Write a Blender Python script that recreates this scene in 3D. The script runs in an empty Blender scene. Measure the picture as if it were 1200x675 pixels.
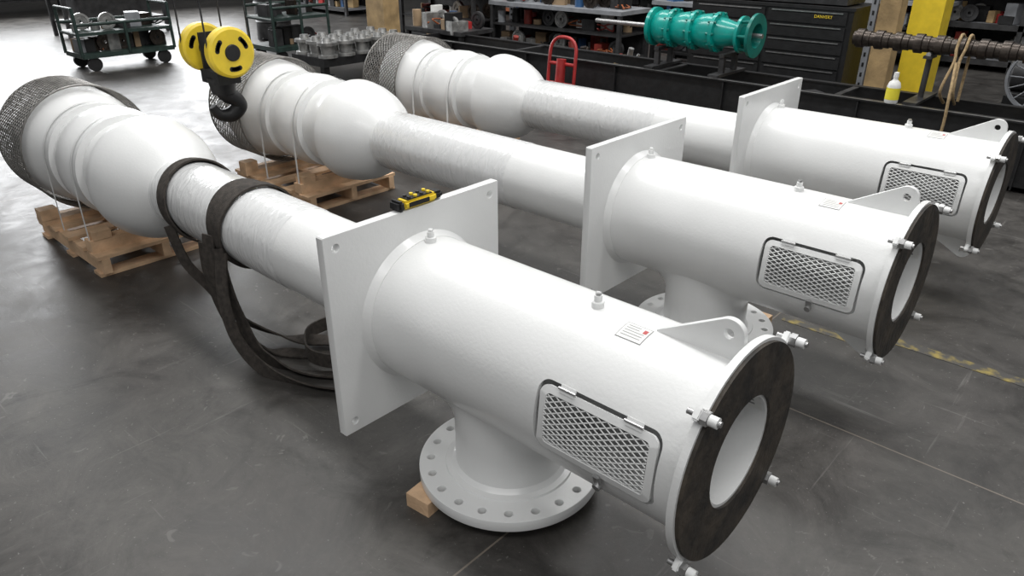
import bpy, bmesh, math, random
from mathutils import Vector, Matrix
random.seed(4)
pi=math.pi
sc=bpy.context.scene
COL=sc.collection
# ------------------------------------------------------------ materials
def new_mat(name):
    m=bpy.data.materials.new(name); m.use_nodes=True
    nt=m.node_tree; b=nt.nodes['Principled BSDF']
    return m,nt,b
def mat(name,color,rough=.5,metal=0,var=.0,nscale=8,bump=0,bscale=60,coat=0,c2=None):
    m,nt,b=new_mat(name)
    b.inputs['Roughness'].default_value=rough
    b.inputs['Metallic'].default_value=metal
    b.inputs['Coat Weight'].default_value=coat
    b.inputs['Coat Roughness'].default_value=.12
    tc=nt.nodes.new('ShaderNodeTexCoord')
    n=nt.nodes.new('ShaderNodeTexNoise'); n.inputs['Scale'].default_value=nscale; n.inputs['Detail'].default_value=5
    nt.links.new(tc.outputs['Object'],n.inputs['Vector'])
    mx=nt.nodes.new('ShaderNodeMix'); mx.data_type='RGBA'
    a=color; bb=c2 if c2 else tuple(max(0,c*(1-var)) for c in color)
    mx.inputs[6].default_value=(*a,1); mx.inputs[7].default_value=(*bb,1)
    cr=nt.nodes.new('ShaderNodeMapRange'); cr.inputs[1].default_value=.35; cr.inputs[2].default_value=.65
    nt.links.new(n.outputs['Fac'],cr.inputs[0]); nt.links.new(cr.outputs[0],mx.inputs[0])
    nt.links.new(mx.outputs[2],b.inputs['Base Color'])
    if bump:
        n2=nt.nodes.new('ShaderNodeTexNoise'); n2.inputs['Scale'].default_value=bscale; n2.inputs['Detail'].default_value=3
        nt.links.new(tc.outputs['Object'],n2.inputs['Vector'])
        bp=nt.nodes.new('ShaderNodeBump'); bp.inputs['Strength'].default_value=bump; bp.inputs['Distance'].default_value=.01
        nt.links.new(n2.outputs['Fac'],bp.inputs['Height']); nt.links.new(bp.outputs[0],b.inputs['Normal'])
    return m
WHITE=mat('white_enamel_paint',(.775,.78,.775),.34,0,.03,6,.07,90,coat=.25)
RUBBER=mat('gasket_black',(.06,.048,.036),.7,0,0,11,.6,35,c2=(.014,.013,.012))
STEEL=mat('zinc_steel',(.55,.55,.55),.35,.9,.3,30)
GALV=mat('galvanised_mesh',(.26,.25,.235),.45,.7,.4,25)
STRAP=mat('lifting_sling_webbing',(.06,.05,.042),.9,0,.5,40,.6,300)
WOOD=mat('pine_wood',(.74,.50,.31),.7,0,.35,9,.3,60)
PLY=mat('weathered_wood',(.48,.33,.16),.75,0,.45,5,.3,40)
BLACK=mat('black_steel',(.018,.018,.019),.5,.2,.4,12,.2,30)
DGREY=mat('dark_grey_steel',(.06,.06,.062),.5,.4,.5,8,.2,30)
GREEN=mat('dark_green_paint',(.022,.045,.038),.5,0,.5,10)
TEAL=mat('teal_paint',(.0,.33,.28),.3,0,.25,7,coat=.3)
TEALD=mat('teal_paint_dark',(.0,.17,.14),.35,0,.3,7)
RED=mat('red_paint',(.42,.03,.03),.4,0,.4,8)
DRED=mat('dull_red_paint',(.26,.03,.02),.5,0,.5,8)
ORANGE=mat('faded_orange_paint',(.36,.10,.03),.5,0,.5,8)
YEL=mat('yellow_paint',(.85,.62,.04),.4,0,.15,10)
SHAFT=mat('machined_dark_shaft',(.09,.075,.065),.35,.8,.5,20)
ROPE=mat('tan_rope',(.42,.3,.16),.9,0,.4,60,.5,200)
CAST=mat('cast_grey',(.5,.5,.49),.35,.7,.5,12)
CARD=mat('cardboard',(.36,.25,.15),.8,0,.3,6)
PGREY=mat('plastic_grey',(.28,.29,.31),.5,0,.3,6)
BLUE=mat('blue_plastic',(.03,.10,.24),.5,0,.3,6)
PAPER=mat('paper_label',(.72,.72,.70),.5,0,.05,6)
INK=mat('label_ink',(.2,.2,.2),.6,0,0,6)
REDINK=mat('red_ink',(.45,.08,.08),.6,0,0,6)
LBLY=mat('yellow_label',(.8,.7,.05),.5,0,.1,6)
WALLM=mat('painted_wall',(.25,.25,.25),.8,0,.4,1.2)
DEBRIS=mat('metal_shavings',(.12,.11,.10),.6,.4,.8,40,.8,80)

def wrap_mat():
    m,nt,b=new_mat('stretch_wrap_film')
    b.inputs['Roughness'].default_value=.22
    b.inputs['Coat Weight'].default_value=.6; b.inputs['Coat Roughness'].default_value=.06
    tc=nt.nodes.new('ShaderNodeTexCoord'); mp=nt.nodes.new('ShaderNodeMapping')
    mp.inputs['Scale'].default_value=(22,7,7); mp.inputs['Rotation'].default_value=(0,.0,.3)
    nt.links.new(tc.outputs['Object'],mp.inputs[0])
    n=nt.nodes.new('ShaderNodeTexNoise'); n.inputs['Scale'].default_value=1.4; n.inputs['Detail'].default_value=6; n.inputs['Distortion'].default_value=1.2
    nt.links.new(mp.outputs[0],n.inputs['Vector'])
    bp=nt.nodes.new('ShaderNodeBump'); bp.inputs['Strength'].default_value=.45; bp.inputs['Distance'].default_value=.012
    nt.links.new(n.outputs['Fac'],bp.inputs['Height']); nt.links.new(bp.outputs[0],b.inputs['Normal'])
    nt.links.new(bp.outputs[0],b.inputs['Coat Normal'])
    cr=nt.nodes.new('ShaderNodeMix'); cr.data_type='RGBA'; cr.inputs[6].default_value=(.62,.63,.63,1); cr.inputs[7].default_value=(.78,.78,.78,1)
    nt.links.new(n.outputs['Fac'],cr.inputs[0]); nt.links.new(cr.outputs[2],b.inputs['Base Color'])
    return m
WRAP=wrap_mat()

def floor_mat():
    m,nt,b=new_mat('sealed_concrete'); N=nt.nodes; L=nt.links
    tc=N.new('ShaderNodeTexCoord')
    def noise(s,d=6,r=.6,dist=0,scale=None,rot=0):
        n=N.new('ShaderNodeTexNoise'); n.inputs['Scale'].default_value=s; n.inputs['Detail'].default_value=d; n.inputs['Roughness'].default_value=r; n.inputs['Distortion'].default_value=dist
        if scale:
            mp=N.new('ShaderNodeMapping'); mp.inputs['Scale'].default_value=scale; mp.inputs['Rotation'].default_value=(0,0,rot)
            L.new(tc.outputs['Object'],mp.inputs[0]); L.new(mp.outputs[0],n.inputs['Vector'])
        else: L.new(tc.outputs['Object'],n.inputs['Vector'])
        return n
    def ramp(src,p0,c0,p1,c1):
        cr=N.new('ShaderNodeValToRGB'); e=cr.color_ramp.elements
        e[0].position=p0; e[0].color=(*c0,1); e[1].position=p1; e[1].color=(*c1,1); L.new(src,cr.inputs[0]); return cr
    def mulc(a,b_,f=1):
        mu=N.new('ShaderNodeMix'); mu.data_type='RGBA'; mu.blend_type='MULTIPLY'; mu.inputs[0].default_value=f
        L.new(a,mu.inputs[6]); L.new(b_,mu.inputs[7]); return mu.outputs[2]
    big=noise(.7,7,.62,.5); mid=noise(3.2,14,.8,.6); fine=noise(75,4)
    cr=ramp(big.outputs['Fac'],.34,(.034,.032,.030),.68,(.078,.074,.070))
    cr2=ramp(mid.outputs['Fac'],.38,(.5,.49,.48),.64,(1.4,1.38,1.35))
    c=mulc(cr.outputs[0],cr2.outputs[0],.9)
    st=noise(1.7,8,.7,1.2); cr3=ramp(st.outputs['Fac'],.32,(.38,.37,.35),.45,(1,1,1)); c=mulc(c,cr3.outputs[0],.9)
    def lighten(src,p0,p1,amt,col,prev):
        sp=N.new('ShaderNodeMapRange'); sp.inputs[1].default_value=p0; sp.inputs[2].default_value=p1; L.new(src,sp.inputs[0])
        sm=N.new('ShaderNodeMath'); sm.operation='MULTIPLY'; sm.inputs[1].default_value=amt; L.new(sp.outputs[0],sm.inputs[0])
        ms=N.new('ShaderNodeMix'); ms.data_type='RGBA'; ms.inputs[7].default_value=(*col,1)
        L.new(sm.outputs[0],ms.inputs[0]); L.new(prev,ms.inputs[6]); return ms.outputs[2]
    c=lighten(fine.outputs['Fac'],.65,.74,.7,(.27,.26,.25),c)
    s1=noise(1,6,.6,.2,(30,1.2,1),.4); s2=noise(1,6,.6,.2,(1.5,34,1),-.3); s3=noise(9,3,.5,2.5)
    c=lighten(s1.outputs['Fac'],.64,.74,.4,(.22,.21,.2),c); c=lighten(s2.outputs['Fac'],.64,.74,.4,(.22,.21,.2),c)
    c=lighten(s3.outputs['Fac'],.68,.72,.35,(.2,.19,.18),c)
    sx=N.new('ShaderNodeSeparateXYZ'); L.new(tc.outputs['Object'],sx.inputs[0])
    def joint(out,off):
        a=N.new('ShaderNodeMath'); a.operation='ADD'; a.inputs[1].default_value=off+488; L.new(out,a.inputs[0])
        d=N.new('ShaderNodeMath'); d.operation='DIVIDE'; d.inputs[1].default_value=4.88; L.new(a.outputs[0],d.inputs[0])
        f=N.new('ShaderNodeMath'); f.operation='FRACT'; L.new(d.outputs[0],f.inputs[0])
        s=N.new('ShaderNodeMath'); s.operation='SUBTRACT'; s.inputs[1].default_value=.5; L.new(f.outputs[0],s.inputs[0])
        ab=N.new('ShaderNodeMath'); ab.operation='ABSOLUTE'; L.new(s.outputs[0],ab.inputs[0])
        lt=N.new('ShaderNodeMath'); lt.operation='LESS_THAN'; lt.inputs[1].default_value=.0007; L.new(ab.outputs[0],lt.inputs[0]); return lt
    j1=joint(sx.outputs[0],1.238+2.44); j2=joint(sx.outputs[1],-2.633+2.44)
    mxj=N.new('ShaderNodeMath'); mxj.operation='MAXIMUM'; L.new(j1.outputs[0],mxj.inputs[0]); L.new(j2.outputs[0],mxj.inputs[1])
    mj=N.new('ShaderNodeMix'); mj.data_type='RGBA'; mj.inputs[7].default_value=(.17,.145,.12,1)
    L.new(mxj.outputs[0],mj.inputs[0]); L.new(c,mj.inputs[6])
    L.new(mj.outputs[2],b.inputs['Base Color'])
    rr=N.new('ShaderNodeMapRange'); rr.inputs[1].default_value=.3; rr.inputs[2].default_value=.7; rr.inputs[3].default_value=.32; rr.inputs[4].default_value=.56
    L.new(mid.outputs['Fac'],rr.inputs[0]); L.new(rr.outputs[0],b.inputs['Roughness'])
    bp=N.new('ShaderNodeBump'); bp.inputs['Strength'].default_value=.15; bp.inputs['Distance'].default_value=.01
    L.new(mid.outputs['Fac'],bp.inputs['Height']); L.new(bp.outputs[0],b.inputs['Normal'])
    return m
FLOOR=floor_mat()
def worn_yellow():
    m,nt,b=new_mat('worn_yellow_floor_paint'); N=nt.nodes;L=nt.links
    tc=N.new('ShaderNodeTexCoord'); n=N.new('ShaderNodeTexNoise'); n.inputs['Scale'].default_value=18; n.inputs['Detail'].default_value=8
    L.new(tc.outputs['Object'],n.inputs['Vector'])
    cr=N.new('ShaderNodeValToRGB'); e=cr.color_ramp.elements; e[0].position=.46; e[0].color=(.055,.052,.048,1); e[1].position=.66; e[1].color=(.26,.20,.05,1)
    L.new(n.outputs['Fac'],cr.inputs[0]); L.new(cr.outputs[0],b.inputs['Base Color']); b.inputs['Roughness'].default_value=.5
    return m
WYEL=worn_yellow()

# ------------------------------------------------------------ helpers
def empty(name,loc=(0,0,0),rotz=0):
    e=bpy.data.objects.new(name,None); e.location=loc; e.rotation_euler=(0,0,rotz); e.empty_display_size=.1
    COL.objects.link(e); return e
def obj(name,data,m=None,parent=None,matrix=None):
    o=bpy.data.objects.new(name,data)
    if m is not None and len(data.materials)==0: data.materials.append(m)
    COL.objects.link(o)
    if parent: o.parent=parent
    if matrix is not None: o.matrix_local=matrix
    return o
def fin(bm,name,m,parent,smooth=False,ang=35,matrix=None):
    bmesh.ops.recalc_face_normals(bm,faces=bm.faces)
    me=bpy.data.meshes.new(name); bm.to_mesh(me); bm.free()
    if smooth:
        for p in me.polygons: p.use_smooth=True
        me.set_sharp_from_angle(angle=math.radians(ang))
    return obj(name,me,m,parent,matrix)
def box(name,c,s,m,parent=None,rot=(0,0,0),bev=.004):
    bm=bmesh.new(); bmesh.ops.create_cube(bm,size=1)
    bmesh.ops.scale(bm,vec=s,verts=bm.verts)
    if bev: bmesh.ops.bevel(bm,geom=bm.edges[:],offset=min(bev,min(s)*.3),segments=2,affect='EDGES')
    o=fin(bm,name,m,parent); o.location=c; o.rotation_euler=rot; return o
def boxes(name,lst,m,parent=None):
    bm=bmesh.new()
    for it in lst:
        c,s=it[0],it[1]; rz=it[2] if len(it)>2 else 0
        r=bmesh.ops.create_cube(bm,size=1)
        bmesh.ops.scale(bm,vec=s,verts=r['verts'])
        if rz: bmesh.ops.rotate(bm,verts=r['verts'],cent=(0,0,0),matrix=Matrix.Rotation(rz,3,'Z'))
        bmesh.ops.translate(bm,vec=c,verts=r['verts'])
    return fin(bm,name,m,parent)
def cyl(name,p0,p1,r,m,parent=None,r2=None,seg=24,caps=True):
    p0=Vector(p0);p1=Vector(p1); d=p1-p0
    bm=bmesh.new()
    bmesh.ops.create_cone(bm,cap_ends=caps,segments=seg,radius1=r,radius2=r if r2 is None else r2,depth=d.length)
    q=d.to_track_quat('Z','Y').to_matrix().to_4x4()
    bmesh.ops.transform(bm,matrix=Matrix.Translation((p0+p1)/2)@q,verts=bm.verts)
    return fin(bm,name,m,parent,True)
def revolve(name,prof,m,parent=None,seg=96,axis='X',ang=30,closed=False,loc=(0,0,0)):
    bm=bmesh.new(); rings=[]
    for (x,r) in prof:
        if r<1e-6:
            co=(x,0,0) if axis=='X' else ((0,x,0) if axis=='Y' else (0,0,x))
            rings.append([bm.verts.new(co)]); continue
        R=[]
        for i in range(seg):
            a=2*pi*i/seg; c,s=r*math.cos(a),r*math.sin(a)
            R.append(bm.verts.new((x,c,s) if axis=='X' else ((c,x,s) if axis=='Y' else (c,s,x))))
        rings.append(R)
    pairs=list(zip(rings[:-1],rings[1:]))
    if closed: pairs.append((rings[-1],rings[0]))
    for A,B in pairs:
        for i in range(seg):
            j=(i+1)%seg
            if len(A)==1 and len(B)==1: continue
            if len(A)==1: bm.faces.new((A[0],B[i],B[j]))
            elif len(B)==1: bm.faces.new((A[i],A[j],B[0]))
            else: bm.faces.new((A[i],A[j],B[j],B[i]))
    bmesh.ops.translate(bm,vec=loc,verts=bm.verts)
    return fin(bm,name,m,parent,True,ang)
def tube(name,lines,r,m,parent=None,res=1,cyc=False):
    cu=bpy.data.curves.new(name,'CURVE'); cu.dimensions='3D'; cu.bevel_depth=r; cu.bevel_resolution=res; cu.use_fill_caps=True
    for pts in lines:
        s=cu.splines.new('POLY'); s.points.add(len(pts)-1)
        for p,q in zip(s.points,pts): p.co=(*q,1)
        s.use_cyclic_u=cyc
    return obj(name,cu,m,parent)
def circ(cx,cy,r,n=24,a0=0,a1=2*pi,end=False):
    k=n if not end else n-1
    return [(cx+r*math.cos(a0+(a1-a0)*i/k),cy+r*math.sin(a0+(a1-a0)*i/k)) for i in range(n)]
def rrect(x0,x1,y0,y1,r,n=8):
    P=[]
    for cx,cy,a in ((x1-r,y0+r,-pi/2),(x1-r,y1-r,0),(x0+r,y1-r,pi/2),(x0+r,y0+r,pi)):
        P+=circ(cx,cy,r,n,a,a+pi/2,True)
    return P
M_YZ=Matrix(((0,0,1,0),(1,0,0,0),(0,1,0,0),(0,0,0,1)))
M_XZ=Matrix(((1,0,0,0),(0,0,-1,0),(0,1,0,0),(0,0,0,1)))
def flat(name,outer,holes,thick,m,parent=None,matrix=Matrix(),bev=0):
    cu=bpy.data.curves.new(name+'_c','CURVE'); cu.dimensions='2D'; cu.fill_mode='BOTH'; cu.extrude=thick/2-bev
    cu.bevel_depth=bev; cu.bevel_resolution=1; cu.offset=-bev if bev else 0
    for pts in [outer]+holes:
        s=cu.splines.new('POLY'); s.points.add(len(pts)-1); s.use_cyclic_u=True
        for p,q in zip(s.points,pts): p.co=(q[0],q[1],0,1)
    t=bpy.data.objects.new('t',cu); COL.objects.link(t)
    bpy.context.view_layer.update()
    me=bpy.data.meshes.new_from_object(t.evaluated_get(bpy.context.evaluated_depsgraph_get()))
    bpy.data.objects.remove(t); me.name=name; me.transform(matrix)
    me.materials.clear()
    for p in me.polygons: p.use_smooth=True
    me.set_sharp_from_angle(angle=math.radians(35))
    return obj(name,me,m,parent)
def ribbon(name,pts,wd,width,thick,m,parent=None,cyc=False):
    bm=bmesh.new(); R=[]; n=len(pts); P=[Vector(p) for p in pts]; wd=Vector(wd)
    for i in range(n):
        a=P[(i-1)%n] if (cyc or i>0) else P[i]; b=P[(i+1)%n] if (cyc or i<n-1) else P[i]
        t=(b-a).normalized(); w=(wd-t*wd.dot(t)).normalized(); nn=t.cross(w)
        R.append([bm.verts.new(P[i]+w*width/2*sx+nn*thick/2*sy) for sx,sy in ((-1,-1),(1,-1),(1,1),(-1,1))])
    for i in range(n if cyc else n-1):
        A=R[i];B=R[(i+1)%n]
        for k in range(4): bm.faces.new((A[k],A[(k+1)%4],B[(k+1)%4],B[k]))
    if not cyc: bm.faces.new(R[0]); bm.faces.new(R[-1])
    return fin(bm,name,m,parent,True,50)
def smoothpath(P,n=10):
    P=[Vector(p) for p in P]; out=[]
    for i in range(len(P)-1):
        p0=P[max(0,i-1)];p1=P[i];p2=P[i+1];p3=P[min(len(P)-1,i+2)]
        for k in range(n):
            t=k/n; out.append(.5*((2*p1)+(-p0+p2)*t+(2*p0-5*p1+4*p2-p3)*t*t+(-p0+3*p1-3*p2+p3)*t**3))
    out.append(P[-1]); return [tuple(q) for q in out]
def L(lat,fwd): return (.738*lat-.674*fwd,.674*lat+.738*fwd)

# ------------------------------------------------------------ room
ZC=.565
boxes('floor',[((-4,4,-.05),(44,44,.1))],FLOOR)
boxes('wall_north',[((-4,18.1,3),(44,.2,6))],WALLM)
boxes('wall_west',[((-24.1,4,3),(.2,28,6))],WALLM)
boxes('floor_marking',[((-.85,3.50,.001),(1.5,.07,.002)),((-.95,3.36,.001),(.5,.05,.002))],WYEL)

# ------------------------------------------------------------ pump
RP=.26
def cmap(u,phi,R): return (u,-R*math.cos(phi),ZC+R*math.sin(phi))
def build_pump():
    P=[]
    def add(o): P.append(o); return o
    hw,hh=.39,.373
    holes=[circ(sx*(hw-.045),sy*(hh-.045),.014,16) for sx in(-1,1) for sy in(-1,1)]
    add(flat('mounting_plate',rrect(-hw,hw,-hh,hh,.004,2),holes,.034,WHITE,None,Matrix.Translation((-1.845,0,ZC))@M_YZ,bev=.002))
    o=revolve('discharge_pipe',[(-1.83,RP),(-.62,RP),(-.62,RP-.014),(-1.83,RP-.014)],WHITE,seg=128,closed=True,loc=(0,0,ZC))
    cut=flat('cut',rrect(-1.083,-.69,ZC-.086,ZC+.131,.035,8),[],.4,WHITE,None,Matrix.Translation((0,-.3,0))@M_XZ)
    md=o.modifiers.new('b','BOOLEAN'); md.object=cut; md.operation='DIFFERENCE'; md.solver='EXACT'
    bpy.context.view_layer.update()
    me=bpy.data.meshes.new_from_object(o.evaluated_get(bpy.context.evaluated_depsgraph_get()))
    o.modifiers.clear(); o.data=me; me.set_sharp_from_angle(angle=math.radians(30))
    bpy.data.objects.remove(cut)
    add(o)
    add(revolve('weld_fillet',[(-1.832,RP+.022),(-1.822,RP+.014),(-1.812,RP+.010),(-1.80,RP+.002),(-1.80,RP-.01)],WHITE,loc=(0,0,ZC)))
    add(revolve('shaft_tube',[(-1.83,.06),(-.80,.06),(-.80,.04),(-1.83,.04)],WHITE,seg=32,closed=True,loc=(0,0,ZC)))
    bm=bmesh.new(); rn=.19; xf=-1.41; seg=96; rows=[]
    zb=.09
    for k in range(21):
        t=k/20; R=[]
        for i in range(seg):
            a=2*pi*i/seg
            fl=max(0,1-t/.45)**2
            rr=rn+.06*fl
            y0=(rn+.06)*math.sin(a); z0=ZC-math.sqrt(max(1e-4,(RP-.002)**2-y0*y0))
            z=z0+(zb-z0)*t**1.25
            R.append(bm.verts.new((xf+rr*math.cos(a),rr*math.sin(a),z)))
        rows.append(R)
    for A,B in zip(rows[:-1],rows[1:]):
        for i in range(seg):
            j=(i+1)%seg; bm.faces.new((A[i],A[j],B[j],B[i]))
    add(fin(bm,'outlet_neck',WHITE,None,True,60))
    FZ=.078
    add(revolve('flange_hub',[(FZ+.02,.228),(FZ+.027,.225),(FZ+.029,.205),(FZ+.036,.197),(FZ+.044,.189)],WHITE,axis='Z',loc=(xf,0,0)))
    fh=[circ(.28*math.cos(2*pi*i/20+.1),.28*math.sin(2*pi*i/20+.1),.0145,14) for i in range(20)]
    add(flat('outlet_flange',circ(0,0,.320,96),fh+[circ(0,0,.17,48)],.040,WHITE,None,Matrix.Translation((xf,0,FZ)),bev=.002))
    add(revolve('end_ring',[(-.622,.315),(-.602,.315),(-.602,.158),(-.622,.158)],WHITE,closed=True,loc=(0,0,ZC)))
    add(revolve('face_gasket',[(-.6025,.306),(-.592,.306),(-.592,.160),(-.6025,.160)],RUBBER,closed=True,loc=(0,0,ZC)))
    add(revolve('register_bore',[(-.600,.165),(-.600,.151),(-.70,.151),(-.70,.165)],WHITE,closed=True,loc=(0,0,ZC)))
    add(revolve('bearing_bulkhead',[(-1.16,.06),(-1.16,.245),(-1.172,.245),(-1.172,.06)],WHITE,closed=True,loc=(0,0,ZC)))
    prof=[(-1.86,.0),(-1.86,.18),(-3.68,.18),(-3.71,.197),(-3.74,.222),(-3.79,.258),(-3.86,.292),(-3.94,.316),(-4.01,.327),(-4.04,.329),(-4.06,.326),(-4.065,.30),(-4.12,.283),
          (-4.22,.27),(-4.29,.262),(-4.30,.295),(-4.34,.295),(-4.345,.28),(-4.39,.30),(-4.46,.312),(-4.55,.308),(-4.63,.285),(-4.67,.275),(-4.675,.303),(-4.715,.303),(-4.72,.285),
          (-4.79,.297),(-4.87,.325),(-4.94,.342),(-5.02,.350),(-5.12,.354),(-5.135,.349),(-5.135,.335),(-5.02,.32),(-4.85,.25),(-4.8,.0)]
    add(revolve('column_and_bowls',prof,WHITE,loc=(0,0,ZC),ang=28))
    add(revolve('stretch_wrap',[(-2.55,.1805),(-2.56,.1835),(-3.65,.1835),(-3.66,.1805)],WRAP,loc=(0,0,ZC)))
    RB=.374; x0,x1=-4.90,-5.32; n=64; lines=[]
    for d in(1,-1):
        for i in range(n):
            a0=2*pi*i/n; pts=[]
            for k in range(11):
                a=a0+d*(k/10)*.42/RB*1.1; pts.append((x0+(x1-x0)*k/10,RB*math.cos(a),ZC+RB*math.sin(a)))
            lines.append(pts)
    for i in range(-9,10):
        for d in(0,1):
            h=math.sqrt(max(0,RB*RB-(i*.04)**2)); c=math.cos(pi/4);s=c
            A=(i*.04,-h);B=(i*.04,h)
            if d: A=(-h,i*.04);B=(h,i*.04)
            rot=lambda p:(p[0]*c-p[1]*s,p[0]*s+p[1]*c)
            A=rot(A);B=rot(B); lines.append([(x1,A[0],ZC+A[1]),(x1,B[0],ZC+B[1])])
    add(tube('basket_strainer',lines,.0034,GALV,res=0))
    add(tube('basket_rims',[[(x,p[0],ZC+p[1]) for p in circ(0,0,RB,64)] for x in(x0,x1)],.006,GALV,cyc=True))
    for k,x,r in((1,-4.35,.302),(2,-4.76,.303)):
        pts=[(x,-r,.15)]+[(x,-r*math.cos(a),ZC+r*math.sin(a)) for a in [pi*i/24 for i in range(25)]]+[(x,r,.15)]
        add(ribbon('banding_%d'%k,pts,(1,0,0),.018,.0015,WHITE))
    lug=[(-.87,-.02),(-.87,.004)]+circ(-.668,.068,.042,12,math.radians(125),math.radians(0),True)+[(-.622,.03),(-.622,-.02)]
    add(flat('lifting_lug_1',lug,[circ(-.668,.068,.014,16)],.018,WHITE,None,Matrix.Translation((0,0,ZC+RP))@M_XZ,bev=.002))
    add(flat('lifting_lug_2',lug,[circ(-.668,.068,.014,16)],.018,WHITE,None,Matrix.Translation((0,0,ZC-RP))@Matrix.Scale(-1,4,(0,0,1))@M_XZ,bev=.002))
    for k,x in((1,-1.07),(2,-1.775)):
        add(revolve('pipe_nipple_%d'%k,[(-.02,.019),(.016,.019),(.018,.017),(.018,.012),(.036,.012),(.036,0)],WHITE,axis='Z',seg=24,loc=(x,0,ZC+RP)))
        add(cyl('nipple_plug_%d'%k,(x,0,ZC+RP+.033),(x,0,ZC+RP+.045),.009,WHITE if k==2 else STEEL,seg=6))
    for k,a in enumerate((45,135,225,315)):
        a=math.radians(a); cy,cz=math.cos(a),math.sin(a); r=.322
        m4=Matrix.Translation((0,r*cy,ZC+r*cz))@Matrix.Rotation(a,4,'X')
        b=box('clamp_tab_%d'%k,(0,0,0),(.02,.05,.034),WHITE); b.data.transform(Matrix.Translation((-.612,0,0))); b.data.transform(m4); add(b)
        b=cyl('clamp_stud_%d'%k,(-.64,.010,0),(-.555,.010,0),.008,STEEL,seg=12); b.data.transform(m4); add(b)
        b=cyl('clamp_nut_%d'%k,(-.602,.010,0),(-.585,.010,0),.019,STEEL,seg=6); b.data.transform(m4); add(b)
        b=cyl('clamp_washer_%d'%k,(-.584,.010,0),(-.562,.010,0),.014,WHITE,seg=12); b.data.transform(m4); add(b)
    pc=math.radians(5.5); u0,u1=-1.070,-.699; vh=.100; cr=.028
    def loop(u0,u1,vh,cr,R,n=8):
        return [cmap(p[0],pc+p[1]/RP,R) for p in rrect(u0,u1,-vh,vh,cr,n)]
    bm=bmesh.new(); W=.022
    Ls=[[bm.verts.new(p) for p in loop(u0,u1,vh,cr,.255)],[bm.verts.new(p) for p in loop(u0,u1,vh,cr,.266)],
        [bm.verts.new(p) for p in loop(u0+W,u1-W,vh-W,.012,.266)],[bm.verts.new(p) for p in loop(u0+W,u1-W,vh-W,.012,.255)]]
    for A,B in zip(Ls,Ls[1:]+Ls[:1]):
        for i in range(len(A)):
            j=(i+1)%len(A); bm.faces.new((A[i],A[j],B[j],B[i]))
    add(fin(bm,'screen_door_frame',WHITE,None,True,30))
    lines=[]; dw,dh=.034,.017; U0,U1=u0+W,u1-W; V=vh-W+.002
    sl=dh/dw
    for d in(1,-1):
        v=-V-sl*(U1-U0)
        while v<V+.001+sl*(U1-U0):
            pts=[]
            for k in range(41):
                u=U0+(U1-U0)*k/40; vv=v+sl*(u-U0) if d>0 else v+sl*(U1-u)
                if -V<=vv<=V: pts.append(cmap(u,pc+vv/RP,.2615))
            if len(pts)>1: lines.append(pts)
            v+=dh
    add(tube('screen_expanded_metal',lines,.0024,WHITE,res=0))
    for k,u in enumerate((-.985,-.775)):
        b=box('hinge_%d'%k,(0,0,0),(.05,.005,.026),WHITE,bev=.002); phi=pc+(vh+.004)/RP
        b.data.transform(Matrix.Translation(cmap(u,phi,.267))@Matrix.Rotation(-phi,4,'X')); add(b)
        b=cyl('hinge_pin_%d'%k,(-.028,0,0),(.028,0,0),.004,STEEL,seg=10)
        b.data.transform(Matrix.Translation(cmap(u,phi,.272))); add(b)
    b=box('hasp',(0,0,0),(.02,.010,.042),STEEL,bev=.002); phi=pc-(vh+.010)/RP
    b.data.transform(Matrix.Translation(cmap(-.86,phi,.272))@Matrix.Rotation(-phi,4,'X')); add(b)
    b=cyl('hasp_padlock',(0,-.012,-.02),(0,.004,-.02),.012,STEEL,seg=16)
    b.data.transform(Matrix.Translation(cmap(-.86,phi,.272))@Matrix.Rotation(-phi,4,'X')); add(b)
    def patch(name,u0,u1,a0,a1,R,m):
        bm=bmesh.new(); A=[];n=6
        for k in range(n+1):
            a=math.radians(a0+(a1-a0)*k/n); A.append((bm.verts.new((u0,R*math.cos(a),ZC+R*math.sin(a))),bm.verts.new((u1,R*math.cos(a),ZC+R*math.sin(a)))))
        for (p,q),(r,s) in zip(A[:-1],A[1:]): bm.faces.new((p,q,s,r))
        return fin(bm,name,m,None,True)
    add(patch('label_edge',-.953,-.872,93.4,108.6,RP+.0008,INK))
    add(patch('label',-.951,-.874,94,108,RP+.0013,PAPER))
    add(patch('label_mark',-.892,-.880,96,99.5,RP+.0018,REDINK))
    for i in range(5):
        add(patch('label_line_%d'%i,-.943,-.903 if i<2 else -.883,96+2.3*i,96.45+2.3*i,RP+.0018,INK))
    add(patch('bore_tag',-.69,-.61,18,48,.150,PAPER))
    for i in range(3):
        add(patch('bore_tag_line_%d'%i,-.68,-.63,24+7*i,27+7*i,.1495,INK))
    return P
proto=build_pump()
Ys=[1.533,2.90,4.30]
for k,Y in enumerate(Ys):
    e=empty('vertical_turbine_pump',(0,Y,0))
    for o in proto:
        if k==0: o.parent=e
        else:
            c=bpy.data.objects.new(o.name,o.data); COL.objects.link(c); c.parent=e
    p=empty('wooden_pallet',(-4.72,Y+.06,0))
    lst=[]
    for y in(-.34,0,.34): lst.append(((0,y,.065),(.98,.045,.085)))
    for x in(-.43,-.22,0,.22,.43): lst.append(((x,0,.118),(.11,.76,.02)))
    for x in(-.42,0,.42): lst.append(((x,0,.0115),(.1,.76,.02)))
    boxes('pallet_boards',lst,WOOD,p)
    boxes('cradle_blocks',[((-.30,-.06,.142),(.09,.7,.03)),((.36,-.06,.162),(.09,.62,.07)),((.36,-.30,.22),(.09,.1,.05)),((.36,.2,.22),(.09,.1,.05)),((-.30,-.36,.19),(.09,.1,.07)),((-.30,.24,.19),(.09,.1,.07))],WOOD,p)
    f=empty('timber_block',(-1.41,Y,0))
    boxes('block_boards',[((-.13,-.235,.028),(.1,.20,.056),.1),((.15,.2,.028),(.09,.3,.056),0)],WOOD,f)
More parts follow.
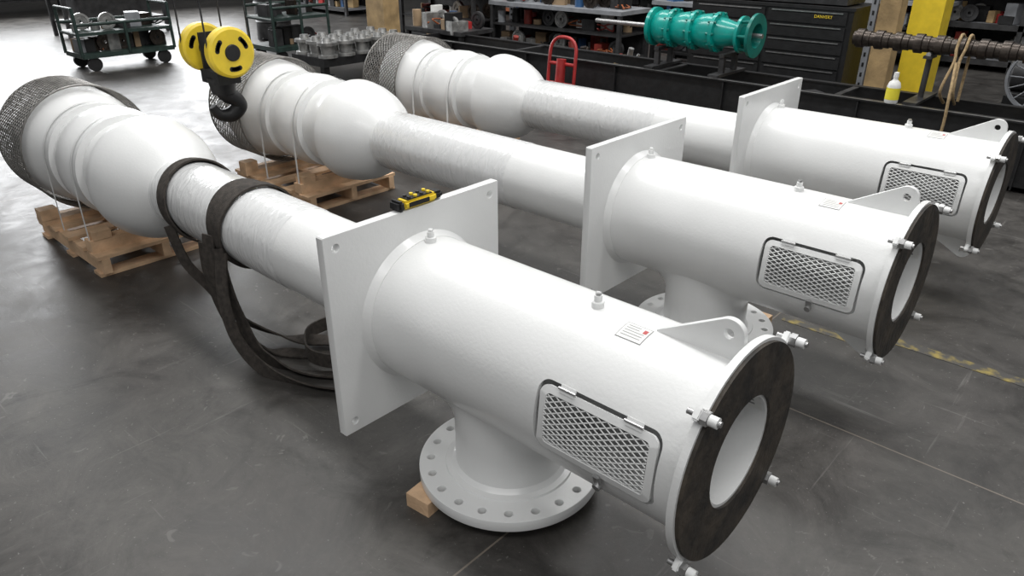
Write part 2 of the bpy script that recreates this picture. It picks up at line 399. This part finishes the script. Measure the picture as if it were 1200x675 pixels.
# ------------------------------------------------------------ slings on first pump
Y1=Ys[0]
s=empty('lifting_sling',(0,Y1,0))
def ringpts(x,r,tilt=0,n=48):
    return [(x+tilt*math.sin(2*pi*i/n),r*math.cos(2*pi*i/n),ZC+r*math.sin(2*pi*i/n)) for i in range(n)]
ribbon('sling_wrap_1',ringpts(-3.52,.189,-.04),(1,0,0),.06,.009,STRAP,s,True)
ribbon('sling_wrap_2',ringpts(-3.47,.197,-.06),(1,0,.1),.045,.009,STRAP,s,True)
ribbon('sling_wrap_3',ringpts(-3.02,.189,-.03),(1,0,0),.085,.009,STRAP,s,True)
ribbon('sling_wrap_4',ringpts(-2.975,.198,.02),(1,0,0),.065,.009,STRAP,s,True)
W=.07
ribbon('sling_tail_1',smoothpath([(-3.03,-.205,ZC),(-3.03,-.225,.42),(-3.02,-.22,.25),(-2.96,-.19,.1),(-2.85,-.12,.02),(-2.68,-.02,.012),(-2.52,.12,.012),(-2.52,.3,.02)]),(1,.3,0),W,.008,STRAP,s)
ribbon('sling_tail_2',smoothpath([(-2.97,-.205,ZC-.05),(-2.93,-.21,.35),(-2.88,-.20,.2),(-2.76,-.19,.06),(-2.55,-.12,.02),(-2.38,.04,.014),(-2.42,.22,.03),(-2.7,.32,.10),(-2.96,.21,.36)]),(1,.2,.1),W,.008,STRAP,s)
ribbon('sling_tail_3',smoothpath([(-3.1,-.2,ZC-.06),(-3.1,-.20,.32),(-3.05,-.14,.13),(-2.86,-.02,.04),(-2.66,.1,.04),(-2.5,.22,.05),(-2.48,.42,.02),(-2.7,.5,.018)]),(1,.3,0),W,.008,STRAP,s)
ribbon('sling_tail_4',smoothpath([(-2.7,.45,.035),(-2.5,.35,.055),(-2.36,.18,.06),(-2.42,.03,.055),(-2.6,-.04,.05),(-2.78,.08,.05),(-2.8,.3,.035)]),(0,0,1),W,.008,STRAP,s)
ribbon('sling_tail_5',smoothpath([(-3.48,-.19,ZC-.08),(-3.42,-.17,.30),(-3.3,-.12,.18),(-3.18,-.13,.16),(-3.08,-.17,.34),(-3.05,-.2,ZC-.05)]),(1,.6,0),.055,.008,STRAP,s)
ribbon('sling_tail_6',smoothpath([(-2.95,-.2,.5),(-2.9,-.25,.3),(-2.8,-.26,.12),(-2.6,-.22,.02),(-2.35,-.1,.012),(-2.2,.05,.02),(-2.3,.2,.06),(-2.5,.15,.08)]),(1,.3,.2),W,.008,STRAP,s)

r=empty('crane_remote_control',(-1.85,Y1+.01,ZC+.373))
box('remote_body',(0,0,.018),(.055,.15,.03),YEL,r,bev=.01)
box('remote_face',(0,0,.0345),(.04,.11,.004),BLACK,r,bev=.001)
box('remote_side',(.0275,-.01,.018),(.004,.09,.016),BLACK,r,bev=.001)
box('remote_grip',(0,.085,.018),(.045,.04,.026),BLACK,r,bev=.008)
box('remote_bumper',(0,-.085,.018),(.06,.025,.036),BLACK,r,bev=.008)
for i in range(4):
    for j in(-1,1): cyl('button_%d%d'%(i,j),(j*.011,-.042+.028*i,.035),(j*.011,-.042+.028*i,.043),.007,YEL if i%2 else DGREY,r,seg=12)

# ------------------------------------------------------------ crane hook block
h=empty('crane_hook_block',(-4.61,2.30,0))
zc=1.09
for k,x in((1,-.165),(2,.165)):
    revolve('sheave_%d'%k,[(x-.035,0),(x-.035,.135),(x-.025,.15),(x+.025,.15),(x+.035,.135),(x+.035,0)],YEL,h,seg=48,loc=(0,0,zc))
    revolve('sheave_hub_%d'%k,[(x-.045,0),(x-.045,.045),(x-.038,.05),(x+.038,.05),(x+.045,.045),(x+.045,0)],BLACK,h,seg=24,loc=(0,0,zc))
    for i in range(3):
        a=2*pi*i/3+.3
        for q in range(5):
            aa=a+q*.14
            cyl('sheave_slot_%d_%d_%d'%(k,i,q),(x-.0365,.098*math.cos(aa),zc+.098*math.sin(aa)),(x+.0365,.098*math.cos(aa),zc+.098*math.sin(aa)),.015,BLACK,h,seg=12)
boxes('cheek_plates',[((-.08,0,zc-.03),(.015,.13,.26)),((.08,0,zc-.03),(.015,.13,.26)),((0,0,zc-.16),(.22,.15,.08))],BLACK,h)
cyl('axle',(-.20,0,zc),(.20,0,zc),.018,STEEL,h)
cyl('swivel',(0,0,zc-.17),(0,0,zc-.27),.09,BLACK,h,r2=.07)
hp=[(0,0,zc-.24),(0,.01,zc-.28),(.02,.06,zc-.31),(.02,.08,zc-.36),(0,.03,zc-.41),(0,-.05,zc-.40),(0,-.09,zc-.34)]
cu=tube('hook',[smoothpath(hp)],.042,BLACK,h,res=3)
n=len(cu.data.splines[0].points)
for i,p in enumerate(cu.data.splines[0].points): p.radius=1.2 if i<n*.65 else 1.2-(i/n-.65)*1.9
box('hook_latch',(0,-.03,zc-.32),(.02,.09,.02),STEEL,h,rot=(.6,0,0))
tube('wire_ropes',[[(x,y,zc),(x*.8,y,5.8)] for x in(-.165,.165) for y in(-.14,.14)],.006,DGREY,h)

# ------------------------------------------------------------ trough & things on it
t=empty('steel_trough',(-3.2,6.65,0))
boxes('trough_walls',[((0,-.25,.27),(8.6,.02,.5)),((0,.25,.27),(8.6,.02,.5)),((0,0,.03),(8.6,.52,.02)),
   ((0,-.265,.515),(8.6,.07,.012)),((0,.265,.515),(8.6,.07,.012)),((4.3,0,.27),(.02,.5,.5)),((-4.3,0,.27),(.02,.5,.5))]+
   [((x,-.27,.26),(.012,.05,.48)) for x in(-3.6,-2.4,-1.2,0,1.2,2.4,3.6)]+[((x,0,.01),(.1,.6,.02)) for x in(-4,-2,0,2,4)],BLACK,t)
boxes('trough_cross_bars',[((x,0,.512),(.05,.5,.012)) for x in(-2.6,-.7,1.0,2.9)],DGREY,t)
boxes('trough_rim_wear',[((0,-.285,.519),(8.6,.014,.006))],CAST,t)
boxes('trough_debris',[((0,0,.2),(8.5,.48,.3))],DEBRIS,t)
R=random.Random(5)
for i in range(30):
    x=R.uniform(-4.1,3.6)
    if R.random()<.5: cyl('scrap_bar_%d'%i,(x,R.uniform(-.15,.15),.37+R.uniform(0,.05)),(x+R.uniform(.2,.5),R.uniform(-.15,.15),.38+R.uniform(0,.06)),R.uniform(.01,.03),R.choice([DGREY,CAST,SHAFT,DRED]),t,seg=10)
    else: box('scrap_block_%d'%i,(x,R.uniform(-.1,.1),.40),(R.uniform(.06,.2),R.uniform(.06,.2),R.uniform(.06,.12)),R.choice([DGREY,PGREY,SHAFT,PLY]),t,rot=(0,0,R.uniform(0,3)))

g=empty('teal_bowl_assembly',(-3.62,6.65,.885))
K=.78; KR=.9
prof=[(-.70,0),(-.70,.12),(-.695,.20),(-.65,.20),(-.645,.145),(-.60,.17),(-.52,.18),(-.42,.165),(-.415,.2),(-.37,.2),(-.365,.15),(-.30,.165),(-.2,.18),(-.12,.16),(-.115,.2),(-.07,.2),(-.065,.15),(0,.168),(.1,.18),(.18,.16),(.185,.2),(.23,.2),(.235,.15),(.30,.14),(.42,.115),(.50,.11),(.505,.18),(.54,.18),(.54,0)]
revolve('teal_bowls',[(x*K,r*KR) for x,r in prof],TEAL,g,seg=48)
revolve('teal_suction',[(x*K,r*KR) for x,r in [(.54,.1),(.60,.11),(.66,.14),(.665,.215),(.70,.215),(.70,.12),(.6,.1)]],TEALD,g,seg=48)
for i in range(10):
    a=2*pi*i/10
    for x in(-.395,-.095,.205): cyl('bolt_%d_%d'%(i,int(x*100)),(x*K-.04,.17*math.cos(a),.17*math.sin(a)),(x*K+.04,.17*math.cos(a),.17*math.sin(a)),.011,TEALD,g,seg=6)
for i in range(6):
    a=2*pi*i/6
    cyl('rib_%d'%i,(.54*K,.135*math.cos(a),.135*math.sin(a)),(.67*K,.145*math.cos(a),.145*math.sin(a)),.014,TEALD,g,seg=8)
cyl('pump_shaft',(-1.25,0,0),(.60,0,0),.022,STEEL,g)
boxes('support_stand',[((x,0,-.185),(.05,.3,.03)) for x in(-.4,.3)]+[((x,y,-.265),(.05,.04,.15)) for x in(-.4,.3) for y in(-.12,.12)],DGREY,g)
boxes('support_base',[((x,0,-.349),(.1,.56,.024)) for x in(-.4,.3)],DGREY,g)

g=empty('keyed_line_shaft',(-1.0,6.65,.95))
prof=[(-1.22,0),(-1.22,.055)]
x=-1.2
while x<1.6:
    prof+=[(x,.055),(x+.005,.074),(x+.06,.074),(x+.065,.062),(x+.11,.062),(x+.115,.055)]; x+=.15
prof+=[(1.7,.055),(1.7,0)]
revolve('shaft_body',prof,SHAFT,g,seg=32)
for k,x in((1,-.62),(2,.9)):
    boxes('jack_stand_%d'%k,[((x,0,-.415),(.1,.56,.02)),((x,0,-.09),(.06,.16,.02))],DGREY,g)
    cyl('jack_post_%d'%k,(x,0,-.41),(x,0,-.09),.022,DGREY,g)
    cyl('jack_roller_%d'%k,(x,-.06,-.07),(x,.06,-.07),.018,STEEL,g)
g=empty('rope_sling',(-1.40,6.65,.95))
for k,x in((1,-.03),(2,.03)):
    tube('rope_%d'%k,[smoothpath([(x*1.3,-.03,-.42),(x*1.5,-.2,-.3),(x*.6,-.12,-.1),(x,-.085,0),(x,-.03,.085),(x,.05,.075),(x,.09,0),(x,.1,-.42)])],.011,ROPE,g,res=2)
tube('rope_tail',[smoothpath([(0,-.13,-.1),(.05,-.31,-.3),(.06,-.33,-.6),(0,-.34,-.93)])],.011,ROPE,g,res=2)

b=empty('spray_bottle',(-1.76,6.385,.521))
revolve('bottle_body',[(0,0),(0,.045),(.01,.05),(.13,.05),(.16,.04),(.18,.018),(.2,.018),(.2,0)],PAPER,b,axis='Z',seg=24)
revolve('bottle_label',[(.03,.051),(.12,.051)],LBLY,b,axis='Z',seg=24)
revolve('bottle_cap',[(.2,.02),(.235,.018),(.24,0)],PAPER,b,axis='Z',seg=16)

# ------------------------------------------------------------ tool chest
def tool_chest(x,y,w,hh,d=.6,rows=6,z0=.12):
    e=empty('tool_chest',(x,y,0))
    boxes('chest_body',[((0,0,z0+(hh-z0)/2),(w,d,hh-z0)),((0,0,hh+.01),(w+.03,d+.03,.03))],BLACK,e)
    bx=[];hd=[]
    rh=(hh-z0-.04)/rows
    for i in range(rows):
        z=z0+.03+rh*(i+.5)
        for c,ww in((-w*.24,w*.46),(w*.24,w*.46)):
            bx.append(((c,-d/2-.008,z),(ww,.02,rh-.018)))
            hd.append(((c,-d/2-.024,z+rh*.34),(ww*.9,.012,.010)))
    boxes('drawers',bx,BLACK,e); boxes('drawer_pulls',hd,STEEL,e)
    for sx in(-1,1):
        for sy in(-1,1): cyl('caster_%d_%d'%(sx,sy),(sx*w*.43-.02,sy*d*.4,.06),(sx*w*.43+.02,sy*d*.4,.06),.06,DGREY,e,seg=16)
    return e
e=tool_chest(-3.62,8.3,1.8,1.02,rows=6)
cu=bpy.data.curves.new('chest_lettering','FONT'); cu.body='DANVERT'; cu.size=.042; cu.extrude=.001
o=obj('chest_lettering',cu,YEL,e); o.location=(.52,-.335,.935); o.rotation_euler=(pi/2,0,0)
boxes('chest_top_tray',[((0,.0,1.12),(1.6,.5,.12))],DGREY,e)
e=tool_chest(.1,9.4,1.4,1.1)
e=empty('timber_post',(-2.46,8.3,0)); boxes('post_timber',[((0,0,1.6),(.2,.2,3.2))],PLY,e)
boxes('post_bracket',[((-.14,-.1,1.2),(.06,.04,2.4))],PGREY,e)
boxes('post_bracket_slots',[((-.14,-.122,.1+.1*i),(.02,.004,.04)) for i in range(20)],BLACK,e)
e=empty('yellow_column',(-2.36,9.3,0)); boxes('column_shaft',[((0,0,1.6),(.32,.32,3.2))],YEL,e); boxes('column_base_plate',[((0,0,.01),(.42,.42,.02))],YEL,e)

# ------------------------------------------------------------ workbenches with clutter
def clutter(e,R,x0,x1,z,hm,dy,ms,tag):
    xx=x0; i=0
    while xx<x1:
        bw=R.uniform(.05,.2); hh=R.uniform(.05,hm); mm=R.choice(ms); q=R.random(); yy=R.uniform(-dy,dy)
        if q<.25: cyl('can_%s%d'%(tag,i),(xx+bw/2,yy,z),(xx+bw/2,yy,z+hh),min(.06,bw/2),mm,e,seg=16)
        elif q<.45: revolve('gear_%s%d'%(tag,i),[(-.02,.02),(-.02,.05),(-.01,.05),(-.01,.08),(-.02,.08),(-.02,.11),(.02,.11),(.02,.08),(.01,.08),(.01,.05),(.02,.05),(.02,.02)],R.choice([DGREY,CAST,SHAFT]),e,axis='Y',seg=18,closed=True,loc=(xx+.1,yy-.05,z+.11))
        elif q<.6: tube('cable_%s%d'%(tag,i),[smoothpath([(xx+R.uniform(0,.25),yy+R.uniform(-.12,.12),z+R.uniform(.01,.12)) for _ in range(6)])],.01,R.choice([BLACK,DGREY,DRED,ORANGE]),e)
        else: box('bin_%s%d'%(tag,i),(xx+bw/2,yy,z+hh/2),(bw,R.uniform(.1,.25),hh),mm,e,rot=(0,0,R.uniform(-.4,.4)))
        xx+=bw*.65+R.uniform(.0,.03); i+=1
def bench(name,x,y,w,d,z,top,leg,seed,rot=0):
    R=random.Random(seed)
    e=empty(name,(x,y,0),rot)
    boxes('bench_top',[((0,0,z-.02),(w,d,.05))],top,e)
    boxes('bench_frame',[((sx*(w/2-.04),sy*(d/2-.04),(z-.04)/2),(.05,.05,z-.04)) for sx in(-1,1) for sy in(-1,1)]+[((0,0,.2),(w-.05,d-.05,.03)),((0,0,.5),(w-.05,d-.05,.02)),((0,d/2-.02,z/2),(w,.02,z-.06))],leg,e)
    ms=[PGREY,BLACK,DGREY,BLACK,CARD,RED,BLUE,CAST,DGREY,PAPER,DRED]
    clutter(e,R,-w/2+.05,w/2-.2,z,.28,.2,ms,'a'); clutter(e,R,-w/2+.05,w/2-.2,z,.22,.2,ms,'d')
    clutter(e,R,-w/2+.05,w/2-.2,.215,.24,.2,ms,'b'); clutter(e,R,-w/2+.05,w/2-.2,.51,.2,.2,ms,'c')
    return e
x,y=L(.75,10.8); bench('workbench',x,y,2.3,.7,.80,PGREY,DGREY,3)
x,y=L(-.95,12.2); bench('workbench',x,y,1.7,.7,.88,RED,DGREY,9)
x,y=L(-.85,10.4); bench('workbench',x,y,1.1,.6,.55,DGREY,BLACK,27)
x,y=L(2.7,10.5); bench('workbench',x,y,1.5,.7,.85,PGREY,BLACK,11)
x,y=L(5.2,11.2); bench('workbench',x,y,2.0,.7,.85,PGREY,BLACK,15)
def rack(x,y,w,d,hgt,seed,n=4,rot=0,beam=None):
    R=random.Random(seed); e=empty('storage_rack',(x,y,0),rot)
    boxes('rack_uprights',[((sx*w/2,sy*d/2,hgt/2),(.06,.06,hgt)) for sx in(-1,0,1) for sy in(-1,1)]+[((0,d/2,hgt/2),(w,.02,hgt))],DGREY,e)
    sh=[];bm_=[];ms=[PGREY,BLACK,PAPER,DGREY,CARD,DRED,BLUE,DGREY,PLY,RED]
    for k in range(n):
        z=.12+k*(hgt-.3)/max(1,n-1)*.8; sh.append(((0,0,z),(w,d,.04))); bm_.append(((0,-d/2-.01,z),(w,.04,.07)))
        clutter(e,R,-w/2+.1,w/2-.25,z+.026,.34,.15,ms,'s%d_'%k)
        clutter(e,R,-w/2+.1,w/2-.25,z+.026,.25,.15,ms,'t%d_'%k)
    boxes('rack_shelves',sh,PGREY,e); boxes('rack_beams',bm_,beam or DGREY,e)
rack(-8.7,12.9,3.2,.7,2.0,1,beam=ORANGE); rack(-5.3,12.9,3.2,.7,2.0,2); rack(-1.9,12.2,3.2,.7,2.0,5); rack(1.9,11.4,1.6,.7,2.0,8); rack(-12.2,12.9,3.2,.7,2.0,12,beam=ORANGE)
rack(-15.5,10.4,3,.7,1.6,31)
x,y=L(-1.98,12.0); e=empty('timber_column',(x,y,0)); boxes('column_timber',[((0,0,1.4),(.42,.3,2.8))],PLY,e)
e=empty('steel_upright',(-8.0,8.78,0)); boxes('upright_channel',[((0,0,1.2),(.09,.06,2.4))],PGREY,e)
boxes('upright_slots',[((0,-.032,.08+.08*i),(.03,.004,.03)) for i in range(28)],BLACK,e)
R=random.Random(21)
for i in range(5):
    xx=-7.4+.6*i+R.uniform(-.08,.08); yy=7.5+R.uniform(-.1,.12)
    e=empty('parts_crate',(xx,yy,0),R.uniform(-.3,.3))
    hh=R.uniform(.2,.4); m=R.choice([BLACK,DGREY,PGREY,CARD,DRED])
    boxes('crate_walls',[((0,-.16,hh/2),(.36,.015,hh)),((0,.16,hh/2),(.36,.015,hh)),((-.18,0,hh/2),(.015,.33,hh)),((.18,0,hh/2),(.015,.33,hh)),((0,0,.01),(.36,.33,.02))],m,e)
    for q in range(4): cyl('crate_part_%d'%q,(R.uniform(-.1,.1),R.uniform(-.1,.1),.02),(R.uniform(-.14,.14),R.uniform(-.12,.12),hh+R.uniform(.02,.2)),R.uniform(.015,.04),R.choice([CAST,DGREY,SHAFT,DRED]),e,seg=12)
e=empty('air_hose',(-4.9,9.6,0))
tube('hose_coil',[[( .4*math.cos(a)*(1+.1*math.sin(3*a)),.25*math.sin(a),.014+.012*a/2) for a in [i*.25 for i in range(100)]]],.014,BLACK,e,res=2)

def cart(x,y,rot,l,w,hh,seed):
    e=empty('shop_cart',(x,y,0),rot); R=random.Random(seed)
    z=.2
    ps=[]
    for sx in(-1,1):
        for sy in(-1,1): ps.append([(sx*l/2,sy*w/2,z),(sx*l/2,sy*w/2,hh)])
        ps.append([(sx*l/2,-w/2,hh),(sx*l/2,w/2,hh)]); ps.append([(sx*l/2,-w/2,hh*.6),(sx*l/2,w/2,hh*.6)])
    ps+= [[(-l/2,s*w/2,hh*.75),(l/2,s*w/2,hh*.75)] for s in(-1,1)]+[[(0,s*w/2,z),(0,s*w/2,hh*.75)] for s in(-1,1)]
    tube('cart_frame',ps,.022,GREEN,e)
    boxes('cart_decks',[((0,0,z),(l,w,.06)),((0,0,hh*.6),(l,w,.04))],GREEN,e)
    for sx in(-1,1):
        for sy in(-1,1): cyl('cart_wheel_%d_%d'%(sx,sy),(sx*l*.38,sy*w*.42-.025,.09),(sx*l*.38,sy*w*.42+.025,.09),.09,BLACK,e,seg=20)
    ms=[DGREY,BLACK,PGREY,DGREY,CARD,CAST,SHAFT]
    clutter(e,R,-l/2+.05,l/2-.15,z+.03,.26,.15,ms,'a'); clutter(e,R,-l/2+.05,l/2-.15,z+.03,.26,.15,ms,'b')
    clutter(e,R,-l/2+.05,l/2-.15,hh*.6+.02,.2,.15,ms,'c')
x,y=L(-5.5,10.8); cart(x,y,pi/2,1.25,.6,.80,3)
x,y=L(-3.25,11.3); cart(x,y,pi/2,.9,.7,1.0,6)
x,y=L(-2.1,9.95)
e=empty('casting_platform',(x,y,0)); boxes('platform_deck',[((0,0,.27),(.7,1.3,.10))]+[((sx*.28,sy*.6,.12),(.08,.08,.2)) for sx in(-1,1) for sy in(-1,1)],BLACK,e)
for sx in(-1,1):
    for sy in(-1,1): cyl('platform_wheel_%d_%d'%(sx,sy),(sx*.28,sy*.5-.02,.06),(sx*.28,sy*.5+.02,.06),.06,DGREY,e)
i=0
for yy in(-.52,-.26,0,.26,.52):
    for xx in(-.22,.03,.26):
        revolve('casting_%d'%i,[(0,0),(0,.12),(.03,.12),(.035,.08),(.14,.09),(.145,.125),(.18,.125),(.182,.06),(.23,.05),(.23,0)],CAST,e,axis='Z',seg=20,loc=(xx,yy,.32)); i+=1
x,y=L(-4.1,13.4); e=empty('steel_drum',(x,y,0)); revolve('drum_shell',[(0,0),(0,.29),(.02,.3),(.28,.285),(.3,.3),(.32,.285),(.58,.285),(.6,.3),(.62,.285),(.86,.285),(.88,.3),(.88,.28),(.86,.27),(.86,0)],DGREY,e,axis='Z',seg=32)
x,y=L(-7.3,14.2); e=empty('steel_table',(x,y,0),pi/2); boxes('table_frame',[((0,0,.75),(1.8,.8,.05))]+[((sx*.85,sy*.35,.37),(.06,.06,.74)) for sx in(-1,1) for sy in(-1,1)]+[((0,0,.25),(1.7,.7,.04)),((0,0,.45),(1.2,.5,.35))],DGREY,e)
x,y=L(-11.2,17.5); e=empty('steel_table',(x,y,0),pi/2); boxes('table_frame',[((0,0,.75),(2.4,.8,.05))]+[((sx*1.15,sy*.35,.37),(.06,.06,.74)) for sx in(-1,1) for sy in(-1,1)]+[((0,0,.25),(2.3,.7,.04)),((0,0,.45),(1.6,.5,.35))],DGREY,e)
e=empty('hand_truck',(-4.9,6.1,0))
tube('truck_frame',[smoothpath([(-.17,0,.12),(-.17,.03,.5),(-.16,.05,.66),(-.1,.06,.74),(0,.06,.76),(.1,.06,.74),(.16,.05,.66),(.17,.03,.5),(.17,0,.12)]),[(-.17,.02,.3),(.17,.02,.3)],[(-.17,.03,.5),(.17,.03,.5)]],.018,RED,e,res=2)
box('toe_plate',(0,-.12,.03),(.4,.24,.012),RED,e)
for sx in(-1,1): revolve('truck_wheel_%d'%sx,[(-.03,0),(-.03,.09),(-.02,.11),(.02,.11),(.03,.09),(.03,0)],BLACK,e,seg=24,loc=(sx*.22,.08,.11))
cyl('truck_axle',(-.24,.08,.11),(.24,.08,.11),.012,STEEL,e)
cyl('hydraulic_cylinder',(0,-.03,.05),(0,.02,.55),.05,RED,e)
e=empty('belt_grinder_machine',(-.95,7.75,0))
box('machine_base',(0,0,.25),(.5,.45,.5),DGREY,e,bev=.02)
revolve('machine_motor',[(-.28,0),(-.28,.12),(-.24,.15),(.2,.15),(.24,.12),(.24,0)],DGREY,e,seg=32,loc=(0,0,.64))
revolve('guard_rim',[(-.03,.25),(-.03,.27),(.03,.27),(.03,.25)],PGREY,e,axis='Y',seg=48,closed=True,loc=(.02,-.32,.66))
tube('guard_spokes',[[(.02,-.32,.66),(.02+.26*math.cos(a),-.32,.66+.26*math.sin(a))] for a in [2*pi*i/16 for i in range(16)]],.006,PGREY,e)
cyl('guard_hub',(.02,-.36,.66),(.02,-.2,.66),.06,PGREY,e)
for k,(x,y) in enumerate(((-1.72,7.35),(-.1,7.35))):
    e=empty('rubber_tire',(x,y,0))
    for i in range(2): revolve('tire_%d'%i,[(0.02,.16),(0,.2),(.0,.26),(.04,.3),(.12,.3),(.16,.26),(.16,.2),(.14,.16)],BLACK,e,axis='Z',seg=40,closed=True,loc=(0,0,.165*i))
e=empty('steel_stand',(-7.0,1.05,0)); boxes('stand_frame',[((0,0,.42),(.6,.5,.06)),((-.25,-.2,.2),(.06,.06,.4)),((.25,-.2,.2),(.06,.06,.4)),((-.25,.2,.2),(.06,.06,.4)),((.25,.2,.2),(.06,.06,.4)),((0,0,.1),(.6,.5,.03))],BLACK,e)

# ------------------------------------------------------------ lighting
def area(name,loc,target,sx,sy,p,col=(1,1,1)):
    l=bpy.data.lights.new(name,'AREA'); l.shape='RECTANGLE'; l.size=sx; l.size_y=sy; l.energy=p; l.color=col
    o=bpy.data.objects.new(name,l); COL.objects.link(o); o.location=loc
    o.rotation_euler=(Vector(target)-Vector(loc)).to_track_quat('-Z','Y').to_euler(); return o
area('skylight_1',(-4,3.0,7),(-4,3.0,0),11,1.0,540,(1,.995,.98))
area('skylight_2',(-3,8,6.5),(-3,8.5,0),11,1.2,400,(1,.995,.98))
area('skylight_3',(1,-1.5,6),(-1,1.5,0),7,1.2,170,(1,.995,.98))
area('door_daylight',(-18,6,3.2),(-6,3,0),7,4,950,(.97,.985,1))
w=bpy.data.worlds.new('world'); sc.world=w; w.use_nodes=True
bg=w.node_tree.nodes['Background']; bg.inputs[0].default_value=(.98,.99,1,1); bg.inputs[1].default_value=.31
sc.view_settings.view_transform='Standard'
sc.view_settings.exposure=0

# ------------------------------------------------------------ camera
cd=bpy.data.cameras.new('camera'); cd.sensor_width=36; cd.lens=25.92; cd.clip_end=200
co=bpy.data.objects.new('camera',cd); COL.objects.link(co); co.location=(0,0,1.8)
co.rotation_euler=(math.radians(63.67),0,math.radians(42.4)); sc.camera=co
